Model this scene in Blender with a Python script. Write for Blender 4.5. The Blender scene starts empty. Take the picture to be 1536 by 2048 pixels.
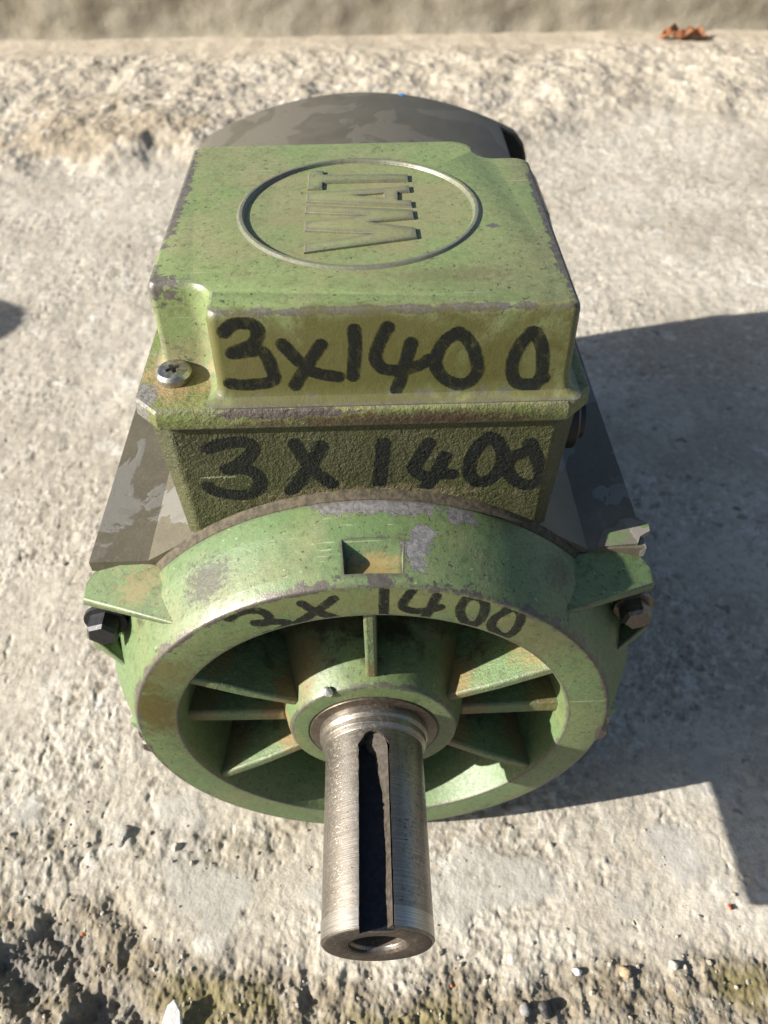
import bpy, bmesh, math, random
import numpy as np
from mathutils import Vector, Matrix

random.seed(7)
rng = np.random.default_rng(11)
S = bpy.context.scene
COL = S.collection
AX = 77.0                     # height of the motor axis above the ground, mm

# ------------------------------------------------------------------ camera
cam_d = bpy.data.cameras.new('camera')
cam = bpy.data.objects.new('camera', cam_d); COL.objects.link(cam); S.camera = cam
PITCH, YAW, ROLL = math.radians(45.97), math.radians(0.79), math.radians(-0.93)
fw = Vector((math.sin(YAW)*math.cos(PITCH), math.cos(YAW)*math.cos(PITCH), -math.sin(PITCH)))
rt = Vector((math.cos(YAW), -math.sin(YAW), 0)); up = rt.cross(fw)
r2 = rt*math.cos(ROLL) + up*math.sin(ROLL); u2 = -rt*math.sin(ROLL) + up*math.cos(ROLL)
M4 = Matrix((r2, u2, -fw)).transposed().to_4x4()
M4.translation = Vector((0.00243, -0.11628, (213.44+AX)/1000))
cam.matrix_world = M4
cam_d.sensor_fit = 'HORIZONTAL'; cam_d.sensor_width = 36
cam_d.lens = 36*1584.2/1536
cam_d.clip_start = 0.01; cam_d.clip_end = 50
cam_d.dof.use_dof = True
cam_d.dof.focus_distance = 0.194
cam_d.dof.aperture_fstop = 30

# ------------------------------------------------------------------ sky, sun, exposure
SA, SB = 2.07, 0.47           # a shadow runs 2.07 right and 0.47 back for each unit of height
sun_el = math.atan(1/math.hypot(SA, SB))
w = bpy.data.worlds.new('World'); S.world = w; w.use_nodes = True
nt = w.node_tree; nt.nodes.clear()
sky = nt.nodes.new('ShaderNodeTexSky'); sky.sky_type = 'NISHITA'; sky.sun_disc = False
sky.sun_elevation = sun_el
sky.sun_rotation = math.atan2(-SA, -SB)   # azimuth measured from +Y towards +X
sky.altitude = 100; sky.air_density = 1.0; sky.dust_density = 2.0; sky.ozone_density = 1.0
bg = nt.nodes.new('ShaderNodeBackground'); bg.inputs[1].default_value = 0.054
wo = nt.nodes.new('ShaderNodeOutputWorld')
nt.links.new(sky.outputs[0], bg.inputs[0]); nt.links.new(bg.outputs[0], wo.inputs[0])
sd = bpy.data.lights.new('sun', 'SUN'); sd.energy = 5.0; sd.angle = math.radians(0.53); sd.color = (1.0, 0.955, 0.88)
sun = bpy.data.objects.new('sun', sd); COL.objects.link(sun)
sun.rotation_euler = Vector((-SA, -SB, 1)).to_track_quat('Z', 'Y').to_euler()
sun.location = (-1, -0.3, 1)
S.view_settings.view_transform = 'Standard'; S.view_settings.look = 'None'
S.view_settings.gamma = 1; S.view_settings.use_curve_mapping = False
S.view_settings.exposure = 1.12
S.render.engine = 'CYCLES'
S.cycles.max_bounces = 6; S.cycles.diffuse_bounces = 3; S.cycles.glossy_bounces = 3; S.cycles.transparent_max_bounces = 6
S.cycles.use_adaptive_sampling = True; S.cycles.adaptive_threshold = 0.02

# ================================================================== node helpers
class NT:
    def __init__(s, name):
        s.m = bpy.data.materials.new(name); s.m.use_nodes = True
        s.t = s.m.node_tree; s.t.nodes.clear()
        s.out = s.n('ShaderNodeOutputMaterial')
        tc = s.n('ShaderNodeTexCoord'); mp = s.n('ShaderNodeMapping')
        mp.inputs['Scale'].default_value = (1000, 1000, 1000)
        s.l(tc.outputs['Object'], mp.inputs['Vector']); s.co = mp.outputs[0]
    def n(s, t, **k):
        x = s.t.nodes.new(t)
        for a, b in k.items(): setattr(x, a, b)
        return x
    def l(s, a, b): s.t.links.new(a, b)
    def put(s, sock, v):
        if hasattr(v, 'is_linked') or isinstance(v, bpy.types.NodeSocket): s.l(v, sock)
        else:
            if isinstance(v, tuple) and len(v) == 3 and sock.type == 'RGBA': v = (*v, 1)
            elif isinstance(v, float) and sock.type == 'RGBA': v = (v, v, v, 1)
            sock.default_value = v
    def noise(s, scale, detail=4, rough=0.55, dist=0.0, co=None, off=None):
        x = s.n('ShaderNodeTexNoise')
        x.inputs['Scale'].default_value = scale; x.inputs['Detail'].default_value = detail
        x.inputs['Roughness'].default_value = rough; x.inputs['Distortion'].default_value = dist
        c = co or s.co
        if off:
            mp = s.n('ShaderNodeMapping'); mp.inputs['Location'].default_value = off
            s.l(c, mp.inputs[0]); c = mp.outputs[0]
        s.l(c, x.inputs['Vector'])
        return x.outputs[0]
    def voro(s, scale, feature='F1', co=None, rnd=1.0):
        x = s.n('ShaderNodeTexVoronoi'); x.feature = feature
        x.inputs['Scale'].default_value = scale; x.inputs['Randomness'].default_value = rnd
        s.l(co or s.co, x.inputs['Vector']); return x.outputs[0]
    def scaled(s, sc, rot=(0, 0, 0)):
        mp = s.n('ShaderNodeMapping'); mp.inputs['Scale'].default_value = sc; mp.inputs['Rotation'].default_value = rot
        s.l(s.co, mp.inputs[0]); return mp.outputs[0]
    def m_(s, op, a, b=0.0, c=None, clamp=False):
        x = s.n('ShaderNodeMath', operation=op); x.use_clamp = clamp
        s.put(x.inputs[0], a); s.put(x.inputs[1], b)
        if c is not None: s.put(x.inputs[2], c)
        return x.outputs[0]
    def step(s, v, lo, hi, a=0.0, b=1.0):
        x = s.n('ShaderNodeMapRange'); x.interpolation_type = 'SMOOTHSTEP'
        s.put(x.inputs[0], v); s.put(x.inputs[1], lo); s.put(x.inputs[2], hi); s.put(x.inputs[3], a); s.put(x.inputs[4], b)
        return x.outputs[0]
    def mix(s, f, a, b, mode='MIX'):
        x = s.n('ShaderNodeMix', data_type='RGBA', blend_type=mode)
        s.put(x.inputs[0], f); s.put(x.inputs[6], a); s.put(x.inputs[7], b); return x.outputs[2]
    def bump(s, h, strength, dist_mm, nrm=None):
        x = s.n('ShaderNodeBump'); x.inputs['Strength'].default_value = strength
        x.inputs['Distance'].default_value = dist_mm/1000
        s.put(x.inputs['Height'], h)
        if nrm is not None: s.l(nrm, x.inputs['Normal'])
        return x.outputs[0]
    def attr(s, name):
        x = s.n('ShaderNodeAttribute'); x.attribute_name = name; return x.outputs['Fac']
    def sep(s):
        x = s.n('ShaderNodeSeparateXYZ'); s.l(s.co, x.inputs[0]); return x.outputs
    def edge(s, r_mm):
        bv = s.n('ShaderNodeBevel'); bv.samples = 4; bv.inputs['Radius'].default_value = r_mm/1000
        g = s.n('ShaderNodeNewGeometry'); d = s.n('ShaderNodeVectorMath', operation='DOT_PRODUCT')
        s.l(bv.outputs[0], d.inputs[0]); s.l(g.outputs['Normal'], d.inputs[1])
        return s.m_('SUBTRACT', 1.0, d.outputs['Value'])
    def bsdf(s, col, rough, metal=0.0, nrm=None, spec=0.5, alpha=None, coat=None):
        b = s.n('ShaderNodeBsdfPrincipled')
        s.put(b.inputs['Base Color'], col); s.put(b.inputs['Roughness'], rough); s.put(b.inputs['Metallic'], metal)
        s.put(b.inputs['Specular IOR Level'], spec)
        if nrm is not None: s.l(nrm, b.inputs['Normal'])
        if alpha is not None: s.put(b.inputs['Alpha'], alpha)
        s.l(b.outputs[0], s.out.inputs[0]); return s.m

def cast_height(T, kind):
    """relief of the casting under the paint, shared by paint and by the ink on it"""
    if kind == 'smooth':
        return T.m_('ADD', T.m_('MULTIPLY', T.noise(0.35, 3), 0.7), T.m_('MULTIPLY', T.noise(2.2, 3), 0.3)), 0.35, 0.5
    if kind == 'cast':
        return T.m_('ADD', T.m_('MULTIPLY', T.noise(0.55, 4, 0.5), 0.6), T.m_('MULTIPLY', T.noise(1.6, 3), 0.4)), 0.55, 1.0
    a = T.noise(0.95, 3, 0.45, 0.6)                     # 'rough': orange-peel sand casting
    return T.m_('ADD', T.m_('MULTIPLY', a, 0.6), T.m_('ADD', T.m_('MULTIPLY', T.noise(2.4, 3), 0.25), T.m_('MULTIPLY', T.noise(.3, 2), .3))), 0.75, 1.3

def paint(name, base=(.165, .225, .085), second=(.20, .23, .10), dirt=(.055, .05, .028), relief='smooth',
          wear=1.0, chips=0.0, dirtiness=0.4, rough=0.42, dust=0.3, edge_r=2.4, stains_and_shade=(), ringwear=(), worn=((.075, .066, .054), (.235, .225, .21))):
    T = NT(name)
    big = T.noise(0.035, 4, 0.6, 0.5); mid = T.noise(0.22, 5, 0.6, off=(31, 7, 12)); fine = T.noise(0.9, 5, 0.7, off=(5, 3, 9))
    grain = T.noise(3.2, 2, 0.6)
    c = T.mix(T.step(big, .38, .64), base, second)
    c = T.mix(T.m_('MULTIPLY', T.step(mid, .48, .72), .45), c, tuple(v*.62 for v in base))
    # dusty, sun-bleached areas
    du = T.m_('MULTIPLY', T.step(T.noise(0.06, 6, 0.65, 0.3, off=(90, 4, 55)), .46, .70), dust)
    c = T.mix(du, c, (.235, .205, .115))
    c = T.mix(T.m_('MULTIPLY', T.step(fine, .40, .66), .42), c, T.mix(.55, c, (.055, .05, .025)))
    c = T.mix(T.m_('MULTIPLY', T.step(fine, .46, .30), .35), c, T.mix(.5, c, (.28, .30, .17)))
    # grime specks and smears
    sm = T.noise(0.33, 7, 0.74, 0.8, off=(2, 44, 17))
    c = T.mix(T.m_('MULTIPLY', T.step(sm, .54, .68), dirtiness), c, dirt)
    sp = T.step(T.noise(.8, 4, .65, off=(70, 1, 3)), .62, .66)
    c = T.mix(T.m_('MULTIPLY', sp, .8), c, (.03, .026, .018))
    gate = T.step(T.noise(.05, 4, .65, .3, off=(13, 71, 5)), .42, .62)
    pin = T.m_('MULTIPLY', T.step(T.m_('ADD', T.voro(0.30), T.m_('MULTIPLY', fine, .22)), .20, .14), gate)
    c = T.mix(T.m_('MULTIPLY', pin, .85), c, (.04, .036, .026))
    pl = T.step(T.voro(0.21, co=T.scaled((1.0, 1.3, 1.1), (.4, .2, .9))), .085, .06)
    c = T.mix(T.m_('MULTIPLY', T.m_('MULTIPLY', pl, T.m_('SUBTRACT', 1.0, gate)), .6), c, (.33, .33, .27))
    # hairline scratches, light
    sc1 = T.noise(0.35, 2, .5, co=T.scaled((.12, 3.2, 3.2), (.3, .2, .6)))
    c = T.mix(T.m_('MULTIPLY', T.step(sc1, .71, .73), .5), c, (.34, .37, .22))
    flake = None
    for (cx, cy, cz, rx, ry, rz, col, k, lo) in stains_and_shade:
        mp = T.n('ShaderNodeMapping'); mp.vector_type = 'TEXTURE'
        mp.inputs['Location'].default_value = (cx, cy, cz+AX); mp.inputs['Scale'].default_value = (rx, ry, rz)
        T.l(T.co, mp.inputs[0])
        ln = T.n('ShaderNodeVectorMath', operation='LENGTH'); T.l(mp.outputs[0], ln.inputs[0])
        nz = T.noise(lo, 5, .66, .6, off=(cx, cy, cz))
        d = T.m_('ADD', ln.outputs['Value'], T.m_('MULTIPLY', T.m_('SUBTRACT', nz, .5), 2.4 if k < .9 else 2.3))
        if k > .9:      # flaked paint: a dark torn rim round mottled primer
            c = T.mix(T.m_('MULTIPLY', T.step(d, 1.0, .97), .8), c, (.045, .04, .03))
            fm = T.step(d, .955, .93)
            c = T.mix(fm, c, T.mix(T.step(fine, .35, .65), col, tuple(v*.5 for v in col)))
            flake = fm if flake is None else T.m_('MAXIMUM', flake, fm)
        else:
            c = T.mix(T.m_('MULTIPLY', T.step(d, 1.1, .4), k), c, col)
    # worn edges and flaked spots down to grey primer and bare alloy
    e = T.edge(edge_r)
    wn = T.noise(0.22, 7, .70, off=(8, 8, 8))
    em = T.step(T.m_('ADD', T.m_('MULTIPLY', e, 3.2), T.m_('MULTIPLY', wn, 1.6)), 1.30-.25*wear, 1.36-.25*wear)
    em = T.m_('MULTIPLY', em, T.step(e, .006, .02))
    if ringwear:
        xyz = T.sep(); rz = T.m_('SUBTRACT', xyz[2], AX)
        rr = T.m_('SQRT', T.m_('ADD', T.m_('MULTIPLY', xyz[0], xyz[0]), T.m_('MULTIPLY', rz, rz)))
        for (r0, wd, ymax, k) in ringwear:
            d = T.m_('DIVIDE', T.m_('ABSOLUTE', T.m_('SUBTRACT', rr, r0)), wd)
            d = T.m_('ADD', d, T.m_('MULTIPLY', T.m_('SUBTRACT', wn, .43), 6.0))
            mk = T.m_('MULTIPLY', T.step(d, 1.0, .82), T.m_('LESS_THAN', xyz[1], ymax))
            em = T.m_('MAXIMUM', em, T.m_('MULTIPLY', mk, k))
    ch = T.step(T.noise(0.085, 8, .62, .35, off=(140, 60, 33)), .70-.12*chips, .707-.12*chips)
    gone = T.m_('MAXIMUM', em, T.m_('MULTIPLY', ch, 1.0 if chips > 0 else 0.0))
    grey = T.mix(T.noise(0.9, 4, .6), *worn)
    c = T.mix(gone, c, grey)
    h, st, dm = cast_height(T, relief)
    if flake is not None: h = T.m_('SUBTRACT', h, T.m_('MULTIPLY', flake, .35))
    nb = T.bump(h, st, dm)
    nb = T.bump(T.m_('ADD', T.m_('MULTIPLY', grain, .5), T.m_('MULTIPLY', fine, .5)), .25, .18, nb)
    r = T.m_('ADD', rough, T.m_('MULTIPLY', T.m_('SUBTRACT', fine, .5), .35))
    r = T.m_('ADD', r, T.m_('MULTIPLY', du, .3), clamp=True)
    r = T.mix(gone, r, .42)
    return T.bsdf(c, r, T.m_('MULTIPLY', gone, .35), nb)

def grey_paint(name, base, patch, thr, rough=.5, green=0.0, dustc=None):
    T = NT(name)
    n1 = T.noise(0.034, 5, .5, .5, off=(17, 3, 8)); n2 = T.noise(0.05, 4, .55, .4, off=(60, 20, 5)); fine = T.noise(1.2, 5, .65)
    c = T.mix(T.step(T.noise(.09, 5, .6), .35, .7), base, tuple(v*.8 for v in base))
    c = T.mix(T.step(n1, thr, thr+.006), c, patch)
    c = T.mix(T.m_('MULTIPLY', T.step(n2, .62, .626), .5), c, tuple(v*.8 for v in patch))
    c = T.mix(T.m_('MULTIPLY', T.step(fine, .5, .75), .35), c, (.22, .19, .14) if dustc is None else dustc)
    if green:
        g = T.step(T.noise(.045, 6, .6, .4, off=(200, 33, 71)), .66-green*.1, .666-green*.1)
        c = T.mix(g, c, (.10, .14, .06))
    sp = T.step(T.noise(.9, 3, .6, off=(7, 1, 3)), .68, .72); c = T.mix(T.m_('MULTIPLY', sp, .7), c, (.04, .035, .03))
    pin = T.step(T.voro(.35), .07, .045); c = T.mix(T.m_('MULTIPLY', pin, .7), c, (.05, .045, .04))
    h = T.m_('ADD', T.m_('MULTIPLY', T.step(n1, thr, thr+.02), .35), T.m_('ADD', T.m_('MULTIPLY', fine, .35), T.m_('MULTIPLY', T.noise(.3, 4), .4)))
    return T.bsdf(c, T.m_('ADD', rough, T.m_('MULTIPLY', T.m_('SUBTRACT', fine, .5), .3)), .0, T.bump(h, .35, .5))

def steel(name, col=(.47, .44, .40), rough=.36, rust=.3, pits=True, brush='y', metal=.9):
    T = NT(name)
    sc = {'y': (.10, 6.0, .10), 'x': (6, .1, .1), 'n': (1, 1, 1)}[brush]
    br = T.noise(1.0, 5, .6, co=T.scaled(sc)); f = T.noise(1.1, 6, .68); g = T.noise(.12, 5, .6, .3)
    c = T.mix(T.step(br, .36, .68), tuple(v*.58 for v in col), col)
    c = T.mix(T.m_('MULTIPLY', T.step(g, .42, .68), .5), c, tuple(v*.55 for v in col))
    ru = T.m_('MULTIPLY', T.step(f, .50, .68), rust)
    c = T.mix(ru, c, (.16, .10, .06))
    pz = 0.0
    if pits:
        p1 = T.step(T.noise(.95, 4, .68, .5, co=T.scaled((.8, 1.7, .8)), off=(4, 9, 2)), .60, .66)
        zone = T.step(T.noise(.11, 4, .6, off=(9, 9, 9)), .34, .50)
        pz = T.m_('MULTIPLY', p1, zone)
        c = T.mix(T.m_('MULTIPLY', pz, .9), c, (.05, .035, .025))
    h = T.m_('ADD', T.m_('MULTIPLY', br, .3), T.m_('MULTIPLY', f, .3))
    h = T.m_('SUBTRACT', h, T.m_('MULTIPLY', pz, .9))
    nb = T.bump(h, .3, .25)
    r = T.m_('ADD', T.m_('ADD', rough, T.m_('MULTIPLY', ru, .35)), T.m_('MULTIPLY', pz, .3), clamp=True)
    return T.bsdf(c, r, T.m_('SUBTRACT', metal, T.m_('MULTIPLY', ru, .6), clamp=True), nb)

def plain(name, col, rough=.5, metal=0.0, var=.35, bumpd=.2, sc=1.0):
    T = NT(name)
    f = T.noise(.8*sc, 6, .65)
    c = T.mix(T.step(f, .3, .7), tuple(v*(1-var) for v in col), tuple(min(1, v*(1+var)) for v in col))
    return T.bsdf(c, T.m_('ADD', rough, T.m_('MULTIPLY', T.m_('SUBTRACT', f, .5), .3), clamp=True), metal, T.bump(f, .4, bumpd))

def ink_mat(name, relief, thin=.0):
    T = NT(name)
    a = T.attr('ink')
    h, st, dm = cast_height(T, relief)
    wob = T.m_('MULTIPLY', T.m_('SUBTRACT', T.noise(1.1, 5, .65), .5), .75)
    edge = T.step(T.m_('ADD', a, wob), -.06, .16)
    streak = T.step(T.noise(.7, 5, .7, co=T.scaled((1.3, 1.3, .5)), off=(3, 3, 3)), .34, .58, .66-thin, .99)
    core = T.step(T.m_('ADD', a, T.m_('MULTIPLY', wob, 1.5)), .1, 1.1, .82, 1.0)
    skip = T.step(h, .36, .46, .62, 1.0)
    al = T.m_('MULTIPLY', T.m_('MULTIPLY', T.m_('MULTIPLY', edge, streak), skip), core)
    c = T.mix(T.noise(.6, 4), (.006, .0075, .007), (.016, .019, .017))
    m = T.bsdf(c, .5, 0, T.bump(h, st, dm), .3, al)
    return m

M = {}
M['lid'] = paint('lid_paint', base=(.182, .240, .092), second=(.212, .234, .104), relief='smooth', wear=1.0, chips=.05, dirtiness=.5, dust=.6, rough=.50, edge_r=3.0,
                 stains_and_shade=[(0, 72, 125.6, 29, 29, 6, (.22, .20, .10), .6, .12), (-46, 34, 125, 7, 12, 5, (.13, .115, .095), 1.0, .3), (-46, 80, 125, 3, 30, 4, (.14, .125, .105), 1.0, .3),
                         (46, 60, 125, 2.4, 40, 5, (.14, .12, .105), 1.0, .3), (-43, 35, 103, 10, 11, 4, (.30, .20, .10), .7, .3), (5, 24, 103, 55, 3, 2.0, (.30, .28, .12), .5, .3),
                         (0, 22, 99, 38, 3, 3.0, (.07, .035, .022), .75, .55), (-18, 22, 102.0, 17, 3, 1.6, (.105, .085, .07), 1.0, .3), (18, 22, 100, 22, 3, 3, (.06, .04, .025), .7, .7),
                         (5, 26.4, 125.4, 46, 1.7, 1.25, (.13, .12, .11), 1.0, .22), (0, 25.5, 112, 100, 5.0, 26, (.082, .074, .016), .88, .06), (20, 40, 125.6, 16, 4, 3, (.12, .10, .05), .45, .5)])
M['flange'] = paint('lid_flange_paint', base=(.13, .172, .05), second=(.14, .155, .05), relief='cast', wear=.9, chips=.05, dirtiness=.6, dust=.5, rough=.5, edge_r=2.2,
                 stains_and_shade=[(-43, 35, 103, 10, 11, 4, (.30, .20, .10), .7, .3), (5, 24, 103.3, 55, 3, 1.6, (.30, .28, .12), .5, .3), (0, 22, 99, 42, 3, 3.2, (.06, .03, .018), .8, .5),
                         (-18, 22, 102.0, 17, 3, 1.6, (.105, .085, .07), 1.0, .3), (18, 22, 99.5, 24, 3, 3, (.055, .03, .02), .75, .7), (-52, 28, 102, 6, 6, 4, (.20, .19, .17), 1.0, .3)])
M['box'] = paint('terminal_box_paint', base=(.052, .058, .016), second=(.036, .040, .012), relief='rough', wear=.55, dirtiness=.6, dust=.15, rough=.55,
                 stains_and_shade=[(0, 25, 74, 36, 3, 4, (.17, .135, .075), .6, .3), (0, 25, 90, 60, 2, 14, (.05, .05, .02), .4, .2)])
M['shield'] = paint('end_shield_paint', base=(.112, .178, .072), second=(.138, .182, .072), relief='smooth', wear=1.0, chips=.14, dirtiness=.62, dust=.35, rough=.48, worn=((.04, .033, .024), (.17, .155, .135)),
                 ringwear=((68.2, 1.3, 3.0, 1.0), (57.0, .6, 1.2, .7), (24.2, .7, 1.5, .8)),
                 stains_and_shade=[(12.5, 9, 73, 4.5, 6, 6, (.22, .215, .215), 1.0, .20), (3, 20.5, 75, 20, 3.0, 4, (.20, .19, .185), 1.0, .20), (24, 19, 72, 5, 2.5, 4, (.2, .19, .185), 1.0, .3),
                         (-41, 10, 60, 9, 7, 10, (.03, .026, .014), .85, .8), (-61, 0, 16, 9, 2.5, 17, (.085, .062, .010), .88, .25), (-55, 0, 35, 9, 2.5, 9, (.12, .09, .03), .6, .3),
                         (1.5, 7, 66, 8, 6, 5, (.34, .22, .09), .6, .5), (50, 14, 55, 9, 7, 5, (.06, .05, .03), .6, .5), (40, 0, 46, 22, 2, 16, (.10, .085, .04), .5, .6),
                         (0, 26, 40, 60, 26, 20, (.016, .012, .005), .89, .16), (0, 30, 0, 58, 14, 58, (.045, .037, .014), .7, .10), (-22, 12, 20, 10, 12, 10, (.20, .12, .045), .6, .25), (24, 12, 14, 8, 12, 9, (.20, .12, .045), .6, .25), (-8, 10, 50, 5, 8, 5, (.20, .11, .03), .6, .3), (0, 24, 0, 60, 8, 60, (.05, .045, .018), .5, .08), (30, 4, 50, 14, 4, 8, (.25, .17, .08), .7, .3), (0, 0, 62, 50, 1.5, 7, (.16, .15, .055), .5, .2),  # the wide dark entries paint recess shade inside the ring; orange-browns are dirt
                         (-28, 6, -2, 8, 10, 10, (.27, .17, .08), .7, .3), (-60, 20, 46, 9, 9, 6, (.24, .17, .08), .6, .4), (30, 10, 16, 6, 8, 5, (.27, .17, .08), .7, .4)])
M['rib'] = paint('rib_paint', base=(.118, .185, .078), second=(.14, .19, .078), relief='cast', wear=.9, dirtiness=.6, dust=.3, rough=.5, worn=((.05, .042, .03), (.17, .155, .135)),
                 stains_and_shade=[(0, 34, 40-AX, 30, 20, 40, (.03, .024, .010), .85, .12), (0, 8, 28-AX, 8, 9, 7, (.22, .13, .05), .75, .3), (0, 12, 52-AX, 8, 12, 8, (.20, .12, .045), .6, .25)])  # first entry paints shade into the deep rib ends; the browns are dirt
M['wing'] = grey_paint('worn_grey_paint', (.118, .102, .070), (.165, .156, .135), .545)
M['cowl'] = grey_paint('cowl_grey_paint', (.098, .086, .060), (.122, .108, .080), .52, rough=.5, dustc=(.13, .11, .075))
M['shaft'] = steel('turned_steel', (.345, .315, .275), .37, rust=.55)
M['shaft_end'] = steel('rusty_steel_end', (.06, .047, .035), .8, .7, True, 'n', .1)
M['bright'] = steel('bright_steel_band', (.52, .49, .44), .36, .15, False)
M['seal'] = steel('bearing_cover_steel', (.16, .13, .10), .42, .45, False, 'n', .7)
M['screw'] = steel('zinc_screw', (.50, .48, .42), .36, .2, False, 'n', .95)
M['bolt_bare'] = steel('worn_bolt_steel', (.20, .175, .145), .42, .4, False, 'n', .75)
M['bolt_dark'] = plain('black_bolt', (.022, .022, .024), .42, 0, .3, .15)
M['black'] = plain('black_rubber_and_shade', (.014, .014, .015), .5, 0, .3, .2)
M['dusty'] = plain('dusty_rim', (.07, .057, .035), .85, 0, .55, .5, .8)
M['key_grime'] = plain('keyway_grime', (.048, .037, .026), .7, .1, .5, .5, .8)
M['key_floor'] = plain('keyway_floor', (.012, .014, .022), .45, .3, .5, .3)
M['ink_lid'] = ink_mat('marker_ink', 'smooth', .10)
M['ink_box'] = ink_mat('marker_ink_rough', 'rough', .0)
M['ink_ring'] = ink_mat('marker_ink_ring', 'smooth', .08)

# ================================================================== mesh helpers
def mesh_obj(name, V, F, mat, parent=None, ang=38, z0=AX, loc=None):
    """V in mm with the motor axis as z = 0"""
    me = bpy.data.meshes.new(name)
    me.from_pydata([(x/1000, y/1000, (z+z0)/1000) for x, y, z in V], [], F)
    me.materials.append(mat)
    finish(me, ang)
    o = bpy.data.objects.new(name, me); COL.objects.link(o)
    if parent is not None: o.parent = parent
    if loc is not None: o.location = loc
    return o
def finish(me, ang=38, recalc=True):
    if recalc:
        bm = bmesh.new(); bm.from_mesh(me); bmesh.ops.remove_doubles(bm, verts=bm.verts, dist=1e-6)
        bmesh.ops.recalc_face_normals(bm, faces=bm.faces); bm.to_mesh(me); bm.free()
    me.shade_smooth(); me.set_sharp_from_angle(angle=math.radians(ang)); me.update()
def bevel(o, w_mm, seg=3, ang=32):
    b = o.modifiers.new('bevel', 'BEVEL'); b.width = w_mm/1000; b.segments = seg
    b.limit_method = 'ANGLE'; b.angle_limit = math.radians(ang); b.harden_normals = False
    return o
def apply_mods(o, ang=38):
    dg = bpy.context.evaluated_depsgraph_get()
    me = bpy.data.meshes.new_from_object(o.evaluated_get(dg))
    o.modifiers.clear(); old = o.data; o.data = me; me.name = o.name
    finish(me, ang, False)
def cut(o, cutters):
    for c in cutters:
        md = o.modifiers.new('cut', 'BOOLEAN'); md.operation = 'DIFFERENCE'; md.solver = 'EXACT'; md.object = c
    bpy.context.view_layer.update()
    apply_mods(o)
    for c in cutters:
        me = c.data; bpy.data.objects.remove(c); bpy.data.meshes.remove(me)
def box_vf(x0, x1, y0, y1, z0, z1):
    V = [(x, y, z) for x in (x0, x1) for y in (y0, y1) for z in (z0, z1)]
    return V, [(0, 1, 3, 2), (4, 6, 7, 5), (0, 4, 5, 1), (2, 3, 7, 6), (0, 2, 6, 4), (1, 5, 7, 3)]
def loft(rings, closed=True, caps=True):
    n = len(rings[0]); V = [p for r in rings for p in r]; F = []
    for k in range(len(rings)-1):
        for i in range(n if closed else n-1):
            j = (i+1) % n; F.append((k*n+i, k*n+j, (k+1)*n+j, (k+1)*n+i))
    if caps: F.append(tuple(range(n-1, -1, -1))); F.append(tuple(range((len(rings)-1)*n, len(rings)*n)))
    return V, F
def revolve(prof, n=160, closed=True):
    """prof: (y, r) polygon; axis = Y"""
    V = []; F = []; m = len(prof)
    for i in range(n):
        a = 2*math.pi*i/n
        V += [(r*math.cos(a), y, r*math.sin(a)) for y, r in prof]
    for i in range(n):
        j = (i+1) % n
        for k in range(m if closed else m-1):
            l = (k+1) % m; F.append((i*m+k, j*m+k, j*m+l, i*m+l))
    return V, F
def fillet(poly, rad, seg=4, closed=True):
    out = []; n = len(poly)
    for i, p in enumerate(poly):
        r = rad[i] if isinstance(rad, (list, tuple)) else rad
        if r <= 0 or (not closed and i in (0, n-1)): out.append(p); continue
        a = Vector(poly[i-1])-Vector(p); b = Vector(poly[(i+1) % n])-Vector(p)
        la, lb = a.length, b.length; a.normalize(); b.normalize()
        an = a.angle(b); t = min(r/math.tan(an/2), la*.48, lb*.48); r = t*math.tan(an/2)
        if an > math.pi-.03: out.append(p); continue
        c = Vector(p)+(a+b).normalized()*(r/math.sin(an/2))
        s = Vector(p)+a*t-c; e = Vector(p)+b*t-c
        for k in range(seg+1):
            f = k/seg; q = s.slerp(e, f, s) if s.angle(e) > 1e-5 else s
            out.append(tuple(c+q.normalized()*r))
    return out
def tag(o, label, cat, group=None, kind=None):
    if label: o['label'] = label
    if cat: o['category'] = cat
    if group: o['group'] = group
    if kind: o['kind'] = kind
    return o

# ================================================================== ground noise (numpy)
def hash2(ix, iy, seed):
    h = (ix.astype(np.int64)*374761393 + iy.astype(np.int64)*668265263 + seed*1442695041) & 0xffffffff
    h = ((h ^ (h >> 13))*1274126177) & 0xffffffff
    h = ((h ^ (h >> 16))*2246822519) & 0xffffffff
    return ((h ^ (h >> 15)) & 0xffffff)/float(0xffffff)
def vnoise(x, y, seed=0):
    ix = np.floor(x); iy = np.floor(y); fx = x-ix; fy = y-iy
    u = fx*fx*fx*(fx*(fx*6-15)+10); v = fy*fy*fy*(fy*(fy*6-15)+10)
    def g(a, b):
        t = hash2(ix+a, iy+b, seed)*2*np.pi
        return np.cos(t)*(fx-a)+np.sin(t)*(fy-b)
    return 1.4*((g(0, 0)*(1-u)+g(1, 0)*u)*(1-v)+(g(0, 1)*(1-u)+g(1, 1)*u)*v)
def fbm(x, y, wl, oct=4, seed=0, gain=.5):
    s = 0; a = 1; t = 0
    for k in range(oct):
        s = s+a*vnoise(x/wl, y/wl, seed+k*17); t += a; a *= gain; wl /= 2.03
    return s/t*1.3
def worley(x, y, cell, seed=0, n=1):
    x = x/cell; y = y/cell; ix = np.floor(x); iy = np.floor(y)
    f1 = np.full(x.shape, 9.); idv = np.zeros(x.shape)
    for a in (-1, 0, 1):
        for b in (-1, 0, 1):
            px = ix+a+hash2(ix+a, iy+b, seed); py = iy+b+hash2(ix+a, iy+b, seed+5)
            d = np.hypot(px-x, py-y); m = d < f1
            f1 = np.where(m, d, f1); idv = np.where(m, hash2(ix+a, iy+b, seed+9), idv)
    return f1, idv
def sst(v, lo, hi):
    t = np.clip((v-lo)/(hi-lo), 0, 1); return t*t*(3-2*t)

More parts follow.
